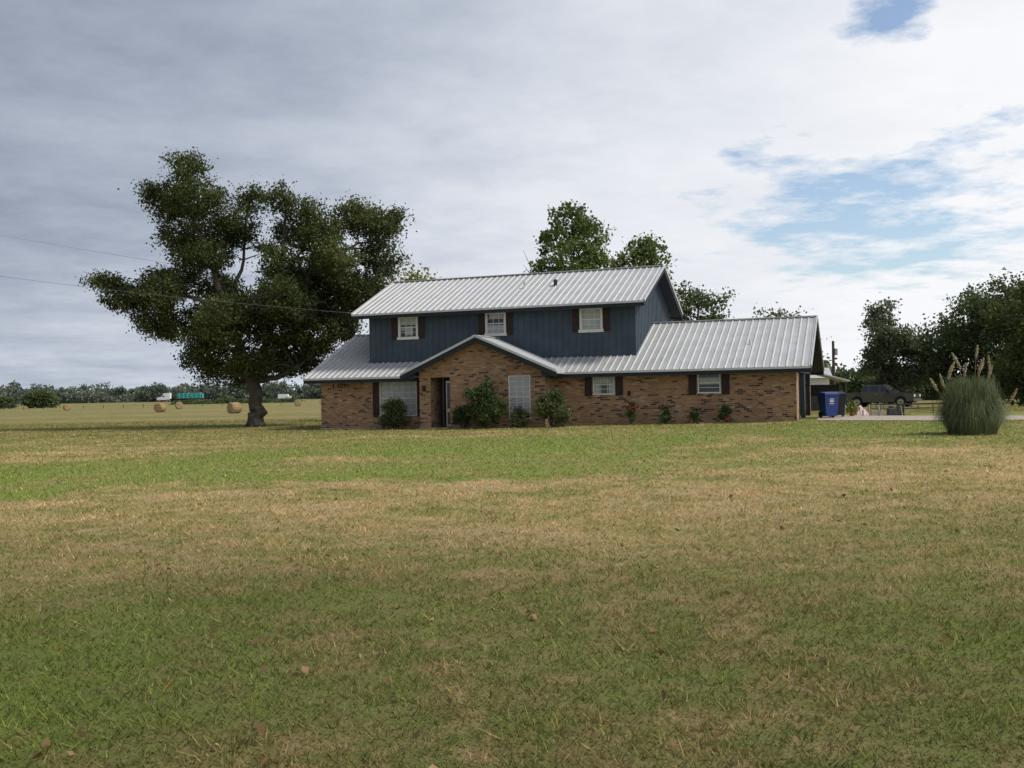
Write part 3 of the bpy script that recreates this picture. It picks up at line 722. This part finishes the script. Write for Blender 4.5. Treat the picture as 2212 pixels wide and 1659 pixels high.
# folding lawn chair beside the bins
b=MB(); ch=empty('lawn_chair',(15.75,47.2,g1(15.75,47.2)+.03),.4)
for sx in (-.25,.25):
    b.bar((sx,-.25,0),(sx,.28,.42),.025,.025,chrome); b.bar((sx,.28,0),(sx,-.25,.42),.025,.025,chrome); b.bar((sx,.25,.40),(sx,.42,.90),.025,.025,chrome)
for i in range(5): b.box(-.25,.25,-.24+i*.1,-.17+i*.1,.415,.425,white); b.bar((-.25,.27+.03*i,.46+.09*i),(.25,.27+.03*i,.46+.09*i),.01,.06,white)
b.obj('chair_frame',ch)
pk=simple('tarp_cloth',(.60,.47,.46),.8,var=.4,scale=2.2)
b=MB(); rg=np.random.default_rng(9); nxy=10
P=[[(.75*(i/nxy-.5),.7*(j/nxy-.5),max(0,.52*(1-abs(i/nxy-.45)*1.7)*(1-abs(j/nxy-.5)*1.3)+rg.normal()*.05)*(0 if i in(0,nxy) or j in (0,nxy) else 1)) for i in range(nxy+1)] for j in range(nxy+1)]
for j in range(nxy):
    for i in range(nxy): b.poly([P[j][i],P[j][i+1],P[j+1][i+1],P[j+1][i]],pk)
b.obj('tarp_pile',None,(16.0,45.8,g1(16,45.8)+.03))
pe2=empty('potted_plant',(15.45,45.3,g1(15.4,45.3)+.03)); b=MB(); b.tube([(0,0,0),(0,0,.2)],[.09,.13],simple('clay_pot',(.3,.13,.07)),12); b.obj('pot',pe2)
c=rng.normal(size=(260,3))*np.array([.11,.11,.13])+np.array([0,0,.36]); np_mesh('leaves',leaf_quads(c,.10),4,lm_y,rng.uniform(size=260),pe2)

le=empty('lean_to_shed',(18.9,60.5,g1(18.9,60.5)),math.radians(-12)); b=MB()
for px in (-1.0,1.15):
    for py in (-1.6,1.6): b.box(px-.05,px+.05,py-.05,py+.05,-.2,2.38-.3*(px+1.0)-.02,rust)
b.prism([(-1.3,-1.9,2.5),(1.35,-1.9,1.75),(1.35,1.9,1.75),(-1.3,1.9,2.5)],(0,0,.05),metal)
for y in np.arange(-1.8,1.9,.3): b.bar((-1.3,y,2.565),(1.35,y,1.815),.05,.03,metald)
b.box(-1.0,1.1,1.66,1.7,0,1.6,dark); b.box(-.8,.1,.1,1.2,0,.9,rust); b.box(.3,.9,-.4,.8,0,.6,white)
b.obj('frame_and_roof',le)
oe=empty('storage_building',(19.8,68,g1(19.8,68)),math.radians(-12)); b=MB()
b.box(-3,1.6,-2,2,-.2,2.2,white); b.prism([(-3.2,-2.3,2.2),(-3.2,2.3,2.2),(-3.2,0,2.9)],(5,0,0),metal); b.box(-1,.2,-2.03,-2.003,0,2,navyd)
b.obj('shed_walls',oe)

wood=simple('pole_wood',(.09,.07,.055),.9,var=.3)
def pole(x,y,h,arm=True):
    e=empty('utility_pole',(x,y,g1(x,y))); b=MB(); b.tube([(0,0,-.3),(0,0,h)],[.16,.11],wood,10)
    if arm:
        b.box(-.9,.9,-.06,.06,h-.6,h-.48,wood)
        for q in (-.8,0,.8): b.tube([(q,0,h-.48),(q,0,h-.3)],[.04,.03],white,8)
    else:
        b.tube([(.22,-.05,h-1.3),(.22,-.05,h-.7)],[.15,.15],chrome,12)
    b.obj('pole',e)
pole(29.1,90,5.9,False); pole(-42,46,13.2)
wm=simple('wire',(.16,.17,.19),.6)
def wire(name,a,c,sag,r=.006):
    b=MB(); pts=[]
    for i in range(33):
        t=i/32; p=Vector(a).lerp(Vector(c),t); p.z-=sag*4*t*(1-t); pts.append(p)
    b.tube(pts,[r]*33,wm,4,cap=False); b.obj(name)
hx,hy=hw(2.1,1.2)
wire('power_line',(-42,46,10.7),(hx,hy,5.55),.5)
wire('power_line',(-42,46,13.2),(-3,66,7.5),.5)

# ------------------------------------------------------------------ hay bales
hay=leafmat('hay_straw',(.32,.23,.12),(.55,.42,.24),.1,2)
haym,nt,bb=newmat('hay'); tc=N(nt,'ShaderNodeTexCoord').outputs['Object']
nt.links.new(ramp(nt,noise(nt,tc,6,4,.7),[(.3,(.22,.145,.075)),(.7,(.48,.35,.19))]),bb.inputs['Base Color']); bb.inputs['Roughness'].default_value=1
for i,(x,yy,rot) in enumerate([(-97.4,218,.5),(-57.3,162,-.2),(-68.6,205,.4),(-37.4,134,-.7),(-47.8,222,.2)]):
    e=empty('hay_bale',(x,yy,g1(x,yy)),rot); b=MB(); rg=np.random.default_rng(i); sd=26
    rings=[]
    for yv,rr in ((-.76,.2),(-.75,.62),(-.68,.73),(-.3,.77),(.1,.76),(.5,.77),(.68,.73),(.75,.62),(.76,.2)):
        rings.append([(rr*math.cos(t)*(1+rg.normal()*.012),yv+rg.normal()*.01,.74+rr*math.sin(t)*(1+rg.normal()*.012)*(.97)) for t in np.linspace(0,2*math.pi,sd,endpoint=False)])
    for a in range(len(rings)-1):
        for q in range(sd): b.poly([rings[a][q],rings[a][(q+1)%sd],rings[a+1][(q+1)%sd],rings[a+1][q]],haym)
    b.poly(rings[0],haym); b.poly(rings[-1],haym)
    b.obj('bale_roll',e)
    th=rg.uniform(0,6.28,900); c=np.stack([.77*np.cos(th),rg.uniform(-.75,.75,900),.74+.76*np.sin(th)],-1)
    np_mesh('loose_straw',leaf_quads(c,.08,rg),4,hay,rg.uniform(size=900),e)

# ------------------------------------------------------------------ semi truck
x,yy=-150,440
e=empty('semi_truck',(x,yy,g1(x,yy)+.1),math.radians(180)); b=MB()
tw=simple('truck_white',(.8,.8,.8),.4,var=.04); teal=simple('teal_cargo',(.02,.28,.28),.6,var=.12,scale=1)
profile(b,[(3.4,.8),(6.6,.8),(6.7,1.5),(6.3,2.0),(4.7,2.2),(4.2,3.0),(3.6,3.8),(1.0,3.9),(1.0,.8)],-1.2,1.2,tw)
b.poly([(4.65,-1.0,2.25),(4.65,1.0,2.25),(4.23,1.0,2.95),(4.23,-1.0,2.95)],glass)
for s in (-1,1): b.box(3.3,4.2,s*1.21-.005,s*1.21+.005,2.1,2.8,glass)
b.box(-18,1,-1.25,1.25,1.15,1.35,black); b.box(-18,6,-.5,.5,.8,1.1,black)
for i in range(6): b.box(-13.4+i*1.85,-11.65+i*1.85,-1.15,1.15,1.36,3.7 if i%3 else 3.6,teal); b.box(-12.56+i*1.85,-12.5+i*1.85,-1.17,1.17,1.36,3.72,tw)
for wx in (5.4,2.2,.9,-15.5,-16.8):
    for s in (-1,1): wheel(b,wx,s*1.05,.5,.3,chrome)
b.obj('cab_and_flatbed',e)
x,yy=-101,442
e=empty('delivery_van',(x,yy,g1(x,yy)+.1),0); b=MB()
profile(b,[(-2.8,.5),(2.8,.5),(2.85,1.3),(1.9,1.5),(1.4,2.4),(-2.8,2.5)],-1,1,tw)
b.poly([(1.85,-.85,1.55),(1.85,.85,1.55),(1.42,.85,2.3),(1.42,-.85,2.3)],glass)
for wx in (-1.8,1.8):
    for s in (-1,1): wheel(b,wx,s*.9,.38,.24,chrome)
b.obj('van_body',e)
b=MB(); asph=simple('asphalt',(.10,.10,.10),.9)
for i in range(40):
    xa=-420+i*12; b.poly([(xa,436,g1(xa,436)+.06),(xa+12,436,g1(xa+12,436)+.06),(xa+12,448,g1(xa+12,448)+.06),(xa,448,g1(xa,448)+.06)],asph)
b.obj('highway')
b=MB()
for i in range(40):
    x=-190+i*5; y=262+.06*x
    b.box(x-.06,x+.06,y-.06,y+.06,g1(x,y)-.2,g1(x,y)+.95,wood)
for hh in (.4,.8):
    b.tube([(-190+i*5,262+.06*(-190+i*5),g1(-190+i*5,262)+hh) for i in range(40)],[.01]*40,wm,3,cap=False)
b.obj('field_fence')

# ------------------------------------------------------------------ sky + sun
w=bpy.data.worlds.new('World'); scene.world=w; w.use_nodes=True; nt=w.node_tree; nt.nodes.clear(); L=nt.links.new
SE,SAz=math.radians(50),math.radians(105)
out=N(nt,'ShaderNodeOutputWorld'); tc=N(nt,'ShaderNodeTexCoord').outputs['Generated']
sky=N(nt,'ShaderNodeTexSky'); sky.sky_type='NISHITA'; sky.sun_disc=False; sky.sun_elevation=SE; sky.sun_rotation=SAz
bg1=N(nt,'ShaderNodeBackground'); L(sky.outputs[0],bg1.inputs[0]); bg1.inputs[1].default_value=.15
sp=N(nt,'ShaderNodeSeparateXYZ'); L(tc,sp.inputs[0]); dx,dy,dz=sp.outputs
zc=math_(nt,'ADD',math_(nt,'MAXIMUM',dz,0.0),.12)
cb=N(nt,'ShaderNodeCombineXYZ'); L(math_(nt,'DIVIDE',dx,zc),cb.inputs[0]); L(math_(nt,'DIVIDE',dy,zc),cb.inputs[1])
P=cb.outputs[0]
nA=noise(nt,P,.5,3,.5); nB=noise(nt,P,1.5,5,.6); nC=noise(nt,P,4.5,5,.65)
t=math_(nt,'ADD',dx,math_(nt,'MULTIPLY',math_(nt,'SUBTRACT',nA,.5),.6))
t=math_(nt,'ADD',t,math_(nt,'MULTIPLY',math_(nt,'SUBTRACT',nB,.5),.58))
t=math_(nt,'ADD',t,math_(nt,'MULTIPLY',math_(nt,'SUBTRACT',nC,.5),.22))
t=math_(nt,'SUBTRACT',t,math_(nt,'MULTIPLY',math_(nt,'SUBTRACT',dz,.19),.85))
tt=math_(nt,'ADD',math_(nt,'MULTIPLY',t,.85),.58,clamp=True)
cc=ramp(nt,tt,[(0,(.22,.25,.32)),(.12,(.29,.335,.42)),(.3,(.43,.48,.575)),(.48,(.60,.645,.73)),(.66,(.77,.80,.86)),(.95,(.94,.95,.98))])
bg2=N(nt,'ShaderNodeBackground'); L(cc,bg2.inputs[0]); bg2.inputs[1].default_value=1.0
azr=math_(nt,'DIVIDE',dx,math_(nt,'MAXIMUM',dy,.05))
def gs(cx,cz,rx,rz):
    az=math_(nt,'DIVIDE',math_(nt,'SUBTRACT',azr,cx),rx); el=math_(nt,'DIVIDE',math_(nt,'SUBTRACT',dz,cz),rz)
    return math_(nt,'POWER',2.718,math_(nt,'MULTIPLY',math_(nt,'ADD',math_(nt,'MULTIPLY',az,az),math_(nt,'MULTIPLY',el,el)),-1.0))
hm=math_(nt,'ADD',gs(.35,.175,.17,.055),math_(nt,'MULTIPLY',gs(.39,.335,.06,.035),1.0))
hm=math_(nt,'ADD',hm,math_(nt,'MULTIPLY',gs(.24,.235,.05,.018),.5))
hm=math_(nt,'ADD',hm,math_(nt,'MULTIPLY',gs(.50,.24,.08,.03),.55))
hm=math_(nt,'ADD',hm,math_(nt,'MULTIPLY',gs(.42,.11,.2,.04),.6))
hn=math_(nt,'ADD',math_(nt,'MULTIPLY',math_(nt,'SUBTRACT',noise(nt,P,3.6,6,.64),.5),4.6),math_(nt,'MULTIPLY',math_(nt,'SUBTRACT',nC,.5),2.0))
hf=ramp(nt,math_(nt,'ADD',math_(nt,'MULTIPLY',hm,.95),math_(nt,'MULTIPLY',hn,.42)),[(.5,0.0),(.95,.95)])
ms=N(nt,'ShaderNodeMixShader'); L(hf,ms.inputs[0]); L(bg2.outputs[0],ms.inputs[1]); L(bg1.outputs[0],ms.inputs[2]); L(ms.outputs[0],out.inputs[0])

sl_=bpy.data.lights.new('sun','SUN'); sl_.energy=2.7; sl_.angle=math.radians(9); sl_.color=(1,.95,.86)
so=bpy.data.objects.new('sun',sl_); scene.collection.objects.link(so)
d=Vector((math.sin(SAz)*math.cos(SE),math.cos(SAz)*math.cos(SE),math.sin(SE)))
so.rotation_euler=d.to_track_quat('Z','Y').to_euler()

cam=bpy.data.cameras.new('camera'); cam.lens=35; cam.sensor_width=36; cam.clip_end=9000
co=bpy.data.objects.new('camera',cam); scene.collection.objects.link(co)
pitch=math.radians(90+.52); roll=math.radians(-1.06)
co.matrix_world=Matrix.Translation((0,0,1.6))@Matrix.Rotation(pitch,4,'X')@Matrix.Rotation(roll,4,'Z')
scene.camera=co
